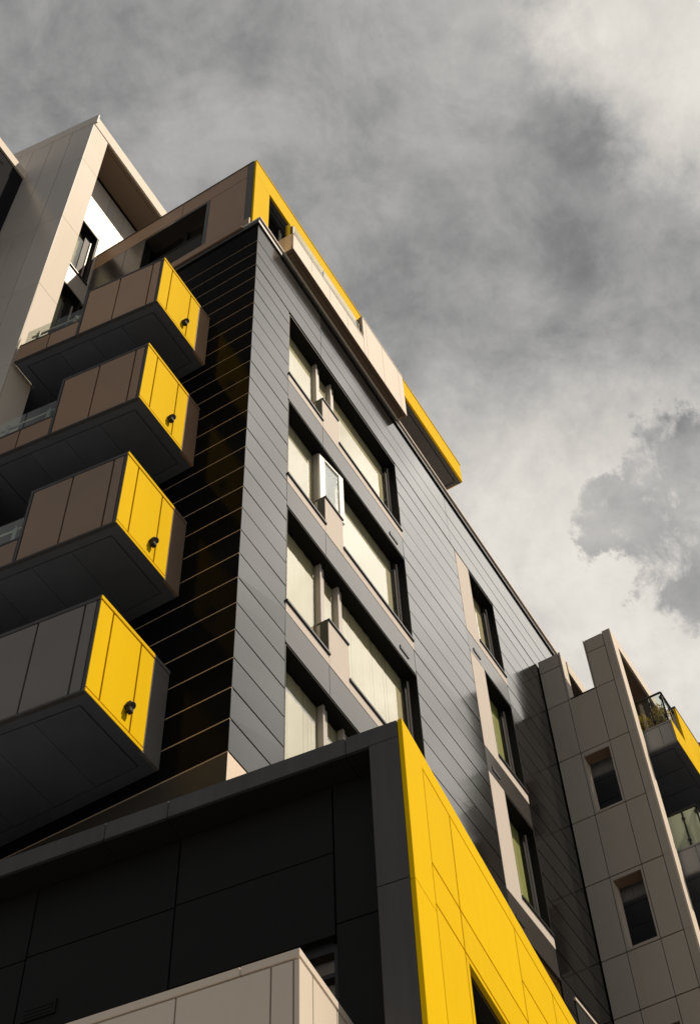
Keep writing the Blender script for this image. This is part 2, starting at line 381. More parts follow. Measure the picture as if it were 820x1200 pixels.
# wide windows
for i in range(4):
    h, s = HEAD[i]-.001, SILL[i]
    b = MB(); reveal(b, gx0+.03, gx1-.001, s, h-.028)
    b.box(gx0+.03, gx0+.08, GY-.02, GY+.03, s+.03, h-.03); b.box(gx1-.10, gx1-.032, GY-.02, GY+.03, s+.03, h-.03)
    win = b.build('window', 'black', blk, bevel=.002, label=('window with its narrow middle casement standing open' if i == 1 else None))
    f = MB()
    for x in (10.46, 10.94): f.box(x, x+.045, GY-.06, GY+.03, s+.032, h-.03); f.box(x+.05, x+.14, GY-.035, GY+.03, s+.032, h-.03)
    f.build('mullion', 'frame', win, bevel=.004)
    f = MB(); f.box(gx1-.030, gx1-.008, GY-.045, GY-.02, s+.03, h-.06); f.build('bead', 'frame', win)
    f = MB(); f.box(gx0+.002, 10.44, AY-.028, GY-.052, s, s+.05); f.box(10.93, gx1+.01, AY-.028, GY-.052, s, s+.05)
    f.box(10.426, 10.952, AY-.026, 6.275, s+.747, s+.785)
    f.box(10.420, 10.4285, AY+.0, GY-.06, s+.051, s+.746)  # dark plate over the raised panel's left face, painting its shade
    f.build('sill', 'blackm', win, bevel=.004)
    for x0, x1 in ((gx0+.08, 10.458), (10.602, 10.938), (11.082, gx1-.10)):
        if i == 1 and x0 == 10.602: continue
        f = MB(); f.quad((x0, GY, s+.03), (x1, GY, s+.03), (x1, GY, h-.03), (x0, GY, h-.03)); f.build('pane', 'pane', win)
    bl = blind_mesh(gx0+.06, gx1-.06, GY+.045, s-.02, h-.02, (.12, .09, .10, .09)[i], (.0006, .0012, .007, .006)[i]); bl.build('blind', ('blind', 'blind2', 'blind', 'blind2')[i], win)
    f = MB(); f.box(gx0, gx1, GY+.24, GY+.25, s, h); f.build('room_back', 'dim', win)
    if i == 1:   # the open casement: hinged on its left side, swung outwards
        hx, hy = 10.44, 6.195; an = R(-6); L = .62
        dx, dy = math.cos(an), math.sin(an); nx, ny = -dy, dx
        def cb(b, t0, t1, z0, z1, th=.03):
            b.prism([(hx+dx*t0-nx*th, hy+dy*t0-ny*th), (hx+dx*t1-nx*th, hy+dy*t1-ny*th), (hx+dx*t1+nx*th, hy+dy*t1+ny*th), (hx+dx*t0+nx*th, hy+dy*t0+ny*th)], z0, z1)
        b = MB(); zb_, zt_ = s+.80, h-.10
        cb(b, 0, .14, zb_, zt_, .022); cb(b, L-.12, L, zb_, zt_, .022); cb(b, .141, L-.121, zt_-.06, zt_, .02); cb(b, .141, L-.121, zb_, zb_+.06, .02)
        b.build('casement', 'white', win, bevel=.006)
        b = MB(); cb(b, .141, L-.121, zb_+.06, zt_-.06, .003); b.build('pane', 'rail', win)
# narrow windows
for i in range(3):
    h, s = HEAD[i]-.001, SILL[i]
    b = MB(); reveal(b, sxm+.03, sx1-.001, s, h-.028)
    b.box(sxm+.03, sxm+.07, GY-.02, GY+.03, s+.03, h-.03); b.box(sx1-.13, sx1-.034, GY-.02, GY+.03, s+.03, h-.03)
    win = b.build('window', 'black', blk, bevel=.002)
    f = MB(); f.box(sx1-.032, sx1-.008, GY-.045, GY-.02, s+.03, h-.06); f.build('bead', 'frame', win)
    f = MB(); f.box(sxm+.002, sx1+.02, AY-.028, GY-.052, s, s+.05); f.build('sill', 'blackm', win, bevel=.004)
    f = MB(); f.quad((sxm+.07, GY, s+.03), (sx1-.13, GY, s+.03), (sx1-.13, GY, h-.03), (sxm+.07, GY, h-.03)); f.build('pane', 'pane', win)
    bl = blind_mesh(sxm+.04, sx1-.04, GY+.045, s-.02, h-.02, .12); bl.build('blind' if i == 0 else 'curtain_or_reflection', 'blind' if i == 0 else 'curtain_or_reflection', win)
    f = MB(); f.box(sxm, sx1, GY+.24, GY+.25, s, h); f.build('room_back', 'dim', win)
b = MB(); b.box(17.3, 18.55, AY-.012, AY-.001, 11.9, 14.0); win = b.build('window', 'black', blk)
b = MB(); b.box(17.28, 18.57, AY-.03, AY-.001, 14.002, 14.05); b.build('sill', 'beige', win)

# ---------------- balconies in the corner (left of the block)
P0 = (7.05, 6.965); FU = 7.845
def fr2(u, v): return (u*C7 - v*S7, u*S7 + v*C7)
P3 = fr2(FU, 8.55)
def inset(poly, d):
    n = len(poly); out = []
    cx = sum(p[0] for p in poly)/n; cy = sum(p[1] for p in poly)/n
    lines = []
    for i in range(n):
        a, e = Vector(poly[i]), Vector(poly[(i+1) % n]); t = (e-a).normalized(); nn = Vector((-t.y, t.x))
        if nn.dot(Vector((cx, cy))-a) < 0: nn = -nn
        lines.append((a+nn*d, t))
    for i in range(n):
        p, t = lines[i-1]; q, s = lines[i]
        den = t.x*s.y - t.y*s.x; k = ((q.x-p.x)*s.y-(q.y-p.y)*s.x)/den
        out.append(tuple(p+t*k))
    return out
def soffit_parts(poly, z0, thick, ring=.14, gap=.022):
    core = MB(); core.prism(poly, z0+.022, z0+thick)
    fr = MB(); inn = inset(poly, ring); n = len(poly)
    for i in range(n):
        j = (i+1) % n; fr.prism([poly[i], poly[j], inn[j], inn[i]], z0, z0+.021)
    return core, fr, inset(poly, ring+gap)
def lerp(a, c, t): return (a[0]+(c[0]-a[0])*t, a[1]+(c[1]-a[1])*t)
def make_balcony(z0):
    Q = [P0, (8.336, 6.965), (8.336, 9.44), P3]
    vc_ = (7.004-(FU+.045)*S7)/C7
    core, fr, inn = soffit_parts(Q, z0, .2)
    core = MB(); core.prism([fr2(FU+.045, vc_-.0), (8.336, 7.004), (8.336, 9.44), fr2(FU+.045, 8.55)], z0+.022, z0+.2)
    core.box(7.262, 8.336, 9.441, 10.18, z0+.0, z0+.2)
    bal = core.build('balcony', 'soffit', blk, origin=(7.05, 6.965, z0+ZO))
    nseg = 4
    for k in range(nseg):
        e = .004
        t0, t1 = k/nseg, (k+1)/nseg; e = .0015
        fr.prism([lerp(inn[0], inn[3], t0+e), lerp(inn[1], inn[2], t0+e), lerp(inn[1], inn[2], t1-e), lerp(inn[0], inn[3], t1-e)], z0+.003, z0+.021)
    fr.build('soffit', 'soffit', bal)
    # front parapet panels (on the turned grid)
    vc = FU and (P0[1]-FU*S7)/C7
    p = MB(); d = MB(); th = .04
    vs_ = [vc+.045, 6.25, 6.84, 7.42]
    for i in range(3): p.box(FU, FU+th, vs_[i]+.012, vs_[i+1]-.012, z0+.035, z0+1.525, f2)
    for v0, v1 in ((7.465, 7.975), (7.985, 8.535)): p.box(FU, FU+th, v0+.006, v1-.006, z0+.035, z0+.505, f2)
    p.build('front_panel', 'brown', bal, bevel=.003)
    d.box(FU+th+.002, FU+.11, vc+.14, 7.45, z0+.202, z0+1.5, f2)
    d.box(FU+th+.002, FU+.11, 7.4505, 8.53, z0+.202, z0+.5, f2)
    d.box(FU+.004, FU+.06, vc+.005, vc+.046, z0+.03, z0+1.53, f2)
    d.box(FU-.002, FU+.12, vc+.01, 7.462, z0+1.54, z0+1.60, f2)
    d.box(FU-.002, FU+.12, 7.464, 8.54, z0+.52, z0+.56, f2)
    d.box(FU-.001, FU+.10, 7.426, 7.462, z0+.04, z0+1.538, f2)
    d.box(FU-.003, FU+.05, vc+.01, 8.54, z0-.001, z0+.028, f2)
    d.build('parapet_frame', 'cope', bal, bevel=.003)
    # yellow end
    yel = MB(); Y0, Y1 = 6.962, 7.0
    for x0, x1 in ((7.055, 7.270), (7.292, 7.787), (7.809, 8.04)): yel.box(x0, x1, Y0, Y1, z0+.078, z0+1.517)
    yel.box(7.052, 8.04, Y0-.004, Y1, z0+.004, z0+.056); yel.box(7.05, 8.04, Y0-.006, Y1+.05, z0+1.54, z0+1.602)
    yel.build('end_panel', 'yellow', bal, bevel=.003, label='sunlit yellow end panel of the balcony')
    r_ = MB(); r_.box(8.044, 8.334, Y0, Y1, z0+.03, z0+1.53); r_.box(8.044, 8.336, Y0-.006, Y1+.05, z0+1.54, z0+1.60); r_.box(8.044, 8.335, Y0-.003, Y1, z0-.002, z0+.026)  # dark strip painted in for the block corner's shadow on the yellow end
    r_.build('shade_or_return_panel', 'brown', bal, bevel=.003)
    k_ = MB(); k_.box(7.10, 8.33, 7.004, 7.06, z0+.202, z0+1.52); k_.build('parapet_core', 'char', bal)
    # hooded lamp on the yellow end
    lx, lz = 7.70, z0+.36
    l = MB(); l.tube((lx, 6.96, lz), (lx, 6.93, lz), .044, 14); l.tube((lx, 6.93, lz+.02), (lx, 6.87, lz-.015), .037, 14, r1=.042)
    l.box(lx-.034, lx+.034, 6.885, 6.94, lz-.10, lz-.025); l.box(lx-.02, lx+.02, 6.90, 6.96, lz+.04, lz+.075)
    l.build('wall_lamp', 'pot', bal, bevel=.006)
    # glass balustrade
    gl = MB(); gl.box(FU+.05, FU+.062, 7.50, 7.99, z0+.562, z0+1.10, f2); gl.box(FU+.05, FU+.062, 8.01, 8.50, z0+.562, z0+1.10, f2); gl.build('glass_panel', 'rail', bal)
    h = MB(); h.tube((FU+.12, 7.47, z0+.98), (FU+.12, 8.46, z0+.98), .02, 10, f2)
    for v_ in (7.62, 8.30): h.tube((FU+.065, v_, z0+.98), (FU+.12, v_, z0+.98), .016, 8, f2); h.box(FU+.066, FU+.085, v_-.03, v_+.03, z0+.562, z0+.95, f2)
    h.build('handrail', 'steel', bal, smooth=False)
    return bal
ZBAL = [11.39, 14.42, 17.43, 20.43]
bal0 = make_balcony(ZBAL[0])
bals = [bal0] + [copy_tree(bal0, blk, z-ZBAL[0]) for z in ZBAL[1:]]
for bl_o, mm_ in zip(bals, ('panel_b', 'panel_c', 'brown', 'panel_a')):          # panel colour set per storey, dark grey lowest to tan highest
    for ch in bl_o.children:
        if ch.name.split('.')[0] in ('front_panel', 'shade_or_return_panel'):
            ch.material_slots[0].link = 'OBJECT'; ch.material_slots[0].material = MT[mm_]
bals[0]['label'] = 'lowest balcony, dark grey front panels'

# ---------------- rooftop storey
PX, PY = 8.36, 6.25
ph = MB()
ph.box(PX+.80, 13.4, 7.3, 14, 25.19, 27.76); ph.box(PX+.05, 8.86, 6.30, 7.30, 25.19, 27.76)
ph.box(PX+.05, PX+.25, 8.90, YE, 25.19, 27.76)
roofst = ph.build('rooftop_storey', 'char', blk)
c = MB(); c.box(PX+.05, 16.80, 6.30, 14, 27.79, 28.44); c.build('roof_slab', 'char', roofst)
# yellow frame: pier and long fascia
c = MB(); c.box(PX+.01, 8.875, PY, PY+.045, 25.19, 27.765); c.box(PX+.01, 16.82, PY, PY+.045, 27.767, 28.49)
c.box(PX+.01, 16.84, PY-.012, PY+.12, 28.492, 28.53)
c.box(16.80, 16.825, PY+.046, 9.0, 27.767, 28.49)
c.build('fascia', 'yellow', roofst, bevel=.004, label='long bright yellow roof fascia with corner pier')
c = MB(); c.box(8.9, 16.70, 6.40, 7.28, 27.768, 27.785); c.box(8.9, 16.82, 6.297, 6.38, 27.766, 27.786); c.box(16.72, 16.80, 6.382, 9, 27.766, 27.786)
c.build('soffit', 'soffit', roofst)
# glazed wall behind the terrace
c = MB(); c.box(8.90, 13.3, 6.50, 6.52, 25.2, 27.76)
gz = c.build('window_wall', 'darkpane', roofst)
c = MB()
for x in (8.876, 9.55, 11.0, 12.4): c.box(x, x+.06, 6.44, 6.56, 25.2, 27.76)
c.box(8.94, 13.3, 6.44, 6.56, 27.69, 27.764); c.box(8.94, 13.3, 6.44, 6.56, 26.5, 26.55); c.build('window_frame', 'sheet', roofst)
# brown side wall
c = MB(); d = MB()
c.box(PX, PX+.045, 6.445, 7.305, 25.56, 27.79); c.box(PX, PX+.045, 6.445, 7.995, 27.815, 28.47); c.box(PX, PX+.045, 8.005, YE, 27.815, 28.47)
c.box(PX-.03, PX+.03, 6.30, YE, 25.19, 25.535)
c.build('side_panel', 'brown', roofst, bevel=.003)
d.box(PX-.004, PX+.045, PY+.047, 6.437, 25.54, 28.47)
d.box(PX-.002, PX+.30, 7.313, 7.385, 25.54, 27.80); d.box(PX-.012, PX+.1, PY+.047, YE, 28.474, 28.51)
d.box(PX+.002, PX+.35, 7.387, 8.89, 27.72, 27.80)
d.box(PX+.0, PX+.03, 8.87, 9.35, 25.54, 27.80); d.box(PX, PX+.03, 9.358, YE, 25.54, 27.80)
d.build('side_trim', 'sheet', roofst, bevel=.003)
c = MB(); c.box(PX+.345, PX+.35, 7.387, 8.89, 25.54, 27.72); c.build('pane', 'pane', roofst)
c = MB(); c.box(PX+.30, PX+.33, 8.05, 8.13, 25.54, 27.72); c.box(PX+.30, PX+.33, 7.387, 8.89, 26.9, 26.98); c.box(PX+.30, PX+.33, 7.39, 7.46, 25.54, 26.9); c.build('window_frame', 'blackm', roofst)
c = MB(); c.box(PX+.02, PX+.035, 7.39, 8.86, 25.54, 26.27); c.box(PX+.01, PX+.05, 7.39, 8.86, 26.272, 26.31); c.build('guard_panel', 'char', roofst)
c = MB(); c.box(PX+.7, PX+.74, 7.5, 8.8, 25.6, 27.7); c.build('curtain_or_reflection', 'dkbrown', roofst)  # brown sheet added to imitate the brown reflections in the pane
c = MB(); c.box(PX+.55, PX+.58, 7.55, 7.95, 25.6, 27.7); c.build('curtain_or_reflection', 'blind', roofst)  # pale sheet added to imitate the fin's reflection in the pane

# pale rooftop balcony over the parapet
Q = [(9.15, 5.87), (13.33, 5.87), (13.33, 6.245), (9.15, 6.245)]
core, fr, inn = soffit_parts(Q, 25.215, .15, .06, .02)
bl_ = core.build('balcony', 'dkbrown', blk, origin=(9.15, 5.87, 25.2+ZO), label='long pale balcony with glass balustrade overhanging the roof edge')
fr.prism(inn, 25.218, 25.234); fr.build('soffit', 'dkbrown', bl_)
c = MB()
for x0, x1 in ((9.16, 9.80), (9.806, 10.45), (10.456, 11.10), (11.106, 11.72)): c.box(x0, x1, 5.868, 5.91, 25.225, 25.89)
for x0, x1 in ((11.726, 11.845), (11.852, 12.49), (12.497, 13.135), (13.142, 13.34)): c.box(x0, x1, 5.866, 5.91, 25.225, 26.83)
c.box(9.155, 11.73, 5.86, 5.95, 25.892, 25.93); c.box(11.722, 13.345, 5.858, 5.95, 26.832, 26.87)
c.build('front_panel', 'beige', bl_, bevel=.003)
c = MB(); c.box(9.148, 9.19, 5.912, 6.07, 25.225, 25.89); c.box(9.148, 9.19, 6.076, 6.24, 25.225, 25.89); c.box(9.146, 9.2, 5.952, 6.24, 25.892, 25.93); c.build('end_panel', 'tanpanel', bl_, bevel=.003)
c = MB(); c.box(11.722, 11.76, 5.912, 6.2, 25.895, 26.83); c.build('shade_or_return_panel', 'brown', bl_)
c = MB(); c.box(13.30, 13.34, 5.912, 6.2, 25.225, 26.83); c.build('shade_or_return_panel', 'brown', bl_)
c = MB(); c.box(9.26, 10.34, 5.93, 5.942, 25.932, 26.60); c.box(10.37, 11.70, 5.93, 5.942, 25.932, 26.60); c.box(9.20, 9.212, 5.97, 6.22, 25.932, 26.60); c.build('glass_panel', 'rail', bl_)
c = MB()
for x in (9.25, 10.355, 11.66): c.box(x-.02, x+.02, 5.925, 5.985, 25.932, 26.50); c.tube((x, 5.94, 26.42), (x, 6.02, 26.42), .022, 8)
c.tube((9.22, 6.02, 26.46), (11.70, 6.02, 26.46), .02, 8)
c.build('handrail', 'blackm', bl_)

# ================================================================== podium with yellow side
pod = thing('podium_building', (*fr2(7.9, 2.8), ZO+GZ), 'low charcoal podium with a large bright yellow panelled side wall in the foreground', 'building')
UE = 17.0
b = MB(); b.box(8.14, UE, 2.775, 5.9, GZ, 9.30, f2); 
b = MB()
b.box(7.88, 8.14, 2.775, 3.0, GZ, 9.14, f2)                       # pier core
b.box(8.145, UE, 2.775, 2.85, 7.62, 9.30, f2); b.box(8.145, 8.90, 2.775, 2.85, GZ, 7.618, f2); b.box(10.32, UE, 2.775, 2.85, GZ, 7.618, f2)
b.box(8.145, 8.3, 2.852, 3.44, GZ, 9.30, f2); b.box(8.145, 8.3, 3.442, 5.0, 7.53, 9.30, f2); b.box(8.145, 8.3, 5.002, 14, GZ, 9.30, f2)
b.box(8.302, UE, 2.852, 4.2, 9.05, 9.29, f2); b.box(8.302, 10.2, 4.202, 6.4, 9.05, 9.29, f2)
b.box(8.302, UE, 3.6, 3.7, GZ, 9.04, f2)
b.build('wall', 'char', pod)
# coping along the front, in lengths
c = MB(); vs_ = [2.775, 3.25, 4.93, 5.55, 7.2, 9.0, 14]
for i in range(len(vs_)-1): c.box(7.838, 8.20, vs_[i]+.003, vs_[i+1]-.003, 9.148, 9.345, f2)
c.build('coping', 'cope', pod, bevel=.004)
c = MB()
for i in range(len(vs_)-1): c.box(7.845, 8.143, max(vs_[i], 3.045)+.003, vs_[i+1]-.003, 9.118, 9.146, f2)
c.build('soffit', 'char', pod)
c = MB(); c.box(7.84, 7.88, 2.775, 3.04, 7.615, 9.144, f2); c.box(7.84, 7.88, 2.775, 3.04, GZ, 7.605, f2); c.box(7.881, 8.10, 3.002, 3.04, GZ, 9.144, f2)
c.build('pier', 'cope', pod, bevel=.004)
c = MB()
def rp(v0, v1, z0, z1): c.box(8.10, 8.143, v0+.007, v1-.007, z0+.006, z1-.006, f2)
rp(3.04, 3.495, 7.63, 9.115); rp(3.04, 3.495, 0, 7.63)
rp(3.495, 4.93, 8.37, 9.115); rp(3.495, 4.93, 7.53, 8.37)
rp(4.93, 6.34, 8.35, 9.115); rp(4.93, 6.34, 0, 8.35)
rp(6.34, 7.8, 8.33, 9.115); rp(6.34, 7.8, 0, 8.33); rp(7.8, 12, 0, 9.115)
c.build('wall_panel', 'char', pod, bevel=.003)
c = MB(); c.box(8.085, 8.099, 5.95, 6.27, 7.66, 7.80, f2); vt = c.build('vent', 'char', pod)
c = MB()
for k in range(3): c.box(8.080, 8.0845, 5.975, 6.245, 7.685+.035*k, 7.705+.035*k, f2)
c.build('louvre', 'black', vt)
# window in the recess behind the pale balcony
c = MB(); c.box(8.16, 8.24, 3.46, 3.54, 0, 7.5, f2); c.box(8.16, 8.24, 3.54, 4.98, 7.43, 7.528, f2); c.box(8.16, 8.24, 3.54, 4.98, 7.20, 7.24, f2); c.box(8.16, 8.24, 4.2, 4.27, 0, 7.2, f2)
win = c.build('window', 'blackm', pod)
c = MB(); c.box(8.205, 8.215, 3.54, 4.98, 0, 7.2, f2); c.box(8.205, 8.215, 3.54, 4.98, 7.242, 7.428, f2); c.build('pane', 'pane', win)
c = MB(); c.box(8.285, 8.295, 3.54, 4.98, 0, 7.5, f2); c.build('blind', 'dkbrown', win)
# yellow wall
c = MB(); YV0, YV1 = 2.73, 2.772
def yp(u0, u1, z0, z1, g=.010): c.box(u0+g, u1-g, YV0, YV1, z0+g, z1-g, f2)
c.box(7.838, 8.254, YV0, YV1, GZ, 7.578, f2); c.box(7.838, 8.254, YV0, YV1, 7.582, 9.345, f2)
c.box(8.254, 10.376, YV0, YV1, 9.138, 9.345, f2); c.box(10.380, 12.6, YV0, YV1, 9.138, 9.345, f2); c.box(12.604, UE, YV0, YV1, 9.138, 9.345, f2)
yp(8.256, 8.86, 8.08, 9.132); yp(8.256, 8.86, 7.665, 8.08); yp(8.256, 8.86, GZ, 7.665)
yp(8.86, 10.45, 8.08, 9.132); yp(8.86, 10.45, 7.665, 8.08)
c.box(8.866, 8.925, YV0, YV1, GZ, 7.60, f2); c.box(8.866, 10.445, YV0, YV1, 7.602, 7.652, f2); c.box(10.30, 10.445, YV0, YV1, GZ, 7.60, f2)
for u0, u1 in ((10.45, 11.48), (11.48, 13.1), (13.1, 14.7), (14.7, UE)): yp(u0, u1, 8.54, 9.132); yp(u0, u1, 7.0, 8.54); yp(u0, u1, GZ, 7.0)
c.build('side_wall', 'yellow', pod, bevel=.003)
c = MB(); c.box(8.93, 10.298, 2.95, 2.96, GZ, 7.6, f2); win = c.build('window', 'darkpane', pod)
c = MB(); c.box(8.926, 8.96, 2.774, 2.97, GZ, 7.60, f2); c.box(8.962, 10.298, 2.774, 2.97, 7.56, 7.60, f2); c.box(9.6, 9.65, 2.90, 2.97, GZ, 7.558, f2); c.build('window_frame', 'blackm', win)
# pale balcony on the podium
c = MB(); c.box(7.14, 8.10, 3.37, 7.4, 5.3, 5.5, f2); lb = c.build('balcony', 'dkbrown', pod, label='pale panelled balcony at the foot of the charcoal wall')
c = MB(); q = [3.375, 3.54, 4.25, 4.96, 5.67, 6.38, 7.4]
for i in range(len(q)-1): c.box(7.10, 7.14, q[i]+.006, q[i+1]-.006, 5.3, 6.505, f2)
q = [7.10, 7.31, 7.70, 8.09]
for i in range(3): c.box(q[i]+(.0 if i == 0 else .006), q[i+1]-.006, 3.33, 3.37, 5.3, 6.505, f2)
c.build('front_panel', 'beige', lb, bevel=.003)
c = MB(); c.box(7.095, 7.20, 3.326, 3.765, 6.522, 6.59, f2); c.box(7.095, 7.20, 3.771, 7.4, 6.522, 6.59, f2); c.box(7.202, 8.095, 3.326, 3.43, 6.522, 6.59, f2); c.build('capping', 'beige', lb, bevel=.004)
c = MB(); c.box(7.142, 7.18, 3.372, 7.4, 5.502, 6.515, f2); c.box(7.182, 8.08, 3.372, 3.40, 5.502, 6.515, f2); c.build('parapet_core', 'dkbrown', lb)

# ================================================================== pale building at the left
pal = thing('apartment_building', (*fr2(7.9, 9.5), ZO+GZ), 'pale grey panelled apartment building with projecting fin and roof overhang at the upper left', 'building')
vF = 8.555
b = MB()
FXY = [fr2(7.885, 8.62), fr2(7.885, 16), (12.0, 18), (12.0, 10.62), (7.20, 10.62), (7.20, 9.54)]
b.prism(FXY, GZ, 31.60); b.build('wall', 'backing', pal)
c = MB(); zs = [GZ, 2.25, 5.28, 8.31, 11.34, 14.37, 17.40, 20.43, 23.44, 26.45, 29.55, 31.71]
vs_ = [8.60] + [9.14+.495*k for k in range(14)]
panels_v(c, vs_, zs, 7.845, 7.884, None, f2, 'y', .010)
c.build('front_cladding', 'palegrey', pal, bevel=.002)
c = MB()
for k in range(len(zs)-1): c.box(6.742, 7.248, 9.50, 9.535, zs[k]+.004, zs[k+1]-.004)
for k in range(len(zs)-1): c.box(7.205, 7.25, 9.537, 10.185, zs[k]+.004, zs[k+1]-.004)
c.build('fin', 'beige', pal, bevel=.003)
# roof: fascias and soffit
c = MB(); c.box(6.735, 12.5, 9.485, 9.53, 31.66, 32.17); rf = c.build('roof_fascia', 'beige', pal, bevel=.004)
c = MB(); c.box(7.838, 7.884, 8.54, 16, 31.716, 32.17, f2); c.build('roof_band', 'palegrey', rf, bevel=.004)
c = MB(); c.box(7.255, 12.4, 9.532, 9.60, 31.652, 31.70); c.box(7.255, 9.28, 9.608, 10.15, 31.655, 31.70); c.box(9.29, 12.4, 9.608, 10.15, 31.655, 31.70)
c.build('roof_soffit', 'dkbrown', rf)
c = MB(); c.prism([(6.80, 9.55), (12.4, 9.55), (12.4, 18), fr2(7.90, 15.9)], 31.72, 32.14); c.build('roof_slab', 'char', rf)
# recessed wall with its windows
RY = 10.19
wz = [(29.25-2.28-3.03*k, 29.25-3.03*k) for k in range(6)]
for i, (z0, z1) in enumerate(wz):
    c = MB()
    top = wz[i-1][0] if i else 31.62
    c.box(7.252, 8.305, RY, RY+.045, z1+.004, top-.19 if i else top)
    c.box(7.252, 8.305, RY, RY+.045, (top-.186), top-.004) if i else None
    c.build('recess_panel', 'palegrey', pal, bevel=.003)
c = MB()
for z0, z1 in ((29.3, 30.62), (30.63, 31.62), (26.2, 29.29)):
    for x0, x1 in ((8.312, 8.83), (8.838, 9.6), (9.608, 10.6), (10.608, 12)): c.box(x0, x1, RY, RY+.045, z0, z1)
c.build('recess_panel', 'palegrey', pal, bevel=.003)
for z0, z1 in wz:
    c = MB(); c.box(7.252, 8.305, RY+.004, RY+.2, z1-.03, z1+.0); c.box(8.27, 8.304, RY+.004, RY+.2, z0, z1-.031); c.box(8.05, 8.268, RY+.13, RY+.17, z0+.03, z1-.031)
    win = c.build('window', 'black', pal)
    c = MB(); c.box(7.252, 8.05, RY+.145, RY+.15, z0+.03, z1-.03); c.build('pane', 'pane', win)
    c = MB(); c.box(8.20, 8.225, RY+.10, RY+.128, z0+.03, z1-.25); c.build('bead', 'frame', win)
    c = MB(); c.box(7.252, 8.31, RY-.03, RY+.12, z0-.0, z0+.04); c.build('sill', 'blackm', win)
    bl2 = blind_mesh(7.255, 8.05, RY+.24, z0, z1-.03); bl2.build('blind', 'blind', win)
# boxed-out bay on the front
c = MB(); c.box(4.2, 6.60, 10.97, 13.0, 25.5, 29.94); bay = c.build('bay', 'navy', pal, label='dark boxed bay projecting from the pale front')
c = MB(); c.box(4.18, 6.64, 10.93, 13.02, 29.945, 30.28); c.build('rim', 'beige', bay, bevel=.004)
c = MB(); c.box(4.6, 5.90, 10.94, 10.968, 26.4, 29.39); c.build('window', 'black', bay)
c = MB(); c.box(5.91, 5.97, 10.93, 10.968, 26.4, 29.45); c.box(4.6, 5.97, 10.93, 10.966, 29.395, 29.5); c.build('window_frame', 'navy', bay)

# ================================================================== grey screen tower and its balconies at the right
tow = thing('panelled_tower', (18.9, 5.3, ZO+GZ), 'narrow grey stone panelled screen wall with slot openings and notched top, balconies behind it', 'building')
TX0, TX1 = 18.87, 19.13
wins = [(18.91, 20.33), (15.85, 17.28), (12.80, 14.23)]
c = MB(); X0, X1 = TX0+.025, TX1-.002
c.box(X0, X1, 4.475, 5.05, GZ, 23.42); c.box(X0, X1, 5.60, 6.075, GZ, 23.40)
prev = 22.02
for z0, z1 in wins: c.box(X0, X1, 5.052, 5.598, z1+.02, prev); prev = z0-.02
c.box(X0, X1, 5.052, 5.598, GZ, prev)
c.build('wall', 'char', tow)
c = MB(); zs = [GZ, 10.0, 11.2, 12.7, 14.66, 15.78, 17.37, 18.85, 20.45, 21.96, 23.03, 23.43]
cols = [(4.452, 4.62), (4.62, 5.02), (5.02, 5.62), (5.62, 6.08)]
g = .012
for (y0, y1) in cols:
    for k in range(len(zs)-1):
        z0, z1 = zs[k]+g*.9, zs[k+1]-g*.9
        if (y0, y1) == (4.452, 4.62):
            c.box(TX0, TX0+.023, y0, y1-g*.5, zs[k]+(.001), zs[k+1]-.001+(.03 if k == len(zs)-2 else 0)); continue
        a0, a1 = y0+g*.5, y1-g*.5
        if (y0, y1) == (5.02, 5.62):
            if zs[k] >= 21.9:
                c.box(TX0, TX0+.023, 5.026, 5.05, z0, z1+.02); c.box(TX0, TX0+.023, 5.574, 5.614, z0, z1+.02); continue
            hit_ = [w_ for w_ in wins if w_[0] > zs[k]-.3 and w_[1] < zs[k+1]+.3]
            if hit_:
                w0, w1 = hit_[0]; w0 = max(w0, z0+.05); w1 = min(w1, z1-.05)
                c.box(TX0, TX0+.023, a0, 5.06, z0, z1); c.box(TX0, TX0+.023, 5.575, a1, z0, z1); c.box(TX0, TX0+.023, 5.0605, 5.5745, z0, w0); c.box(TX0, TX0+.023, 5.0605, 5.5745, w1, z1); continue
        c.box(TX0, TX0+.023, a0, a1, z0, z1)
c.build('cladding', 'grey', tow, bevel=.002)
c = MB()
c.box(TX0-.001, TX1+.02, 4.44, 4.474, GZ, 23.455)                  # sunlit edge of the fin
c.box(TX0+.024, TX1, 5.572, 5.599, 22.03, 23.42)                    # jamb of the notch
c.build('fin_edge', 'beige', tow, bevel=.003)
for z0, z1 in wins:
    c = MB(); c.box(TX0+.024, TX1+.002, 5.578, 5.5975, z0, z1); c.box(TX0+.024, TX1+.002, 5.053, 5.06, z0, z1); rv = c.build('slot_reveal', 'beige', tow)
    c = MB(); c.box(TX0+.024, TX1+.002, 5.061, 5.577, z1, z1+.018); c.build('slot_head', 'dkbrown', rv)
    c = MB(); c.box(TX0+.024, TX1+.002, 5.061, 5.577, z0-.018, z0); c.build('slot_sill', 'dkbrown', rv)
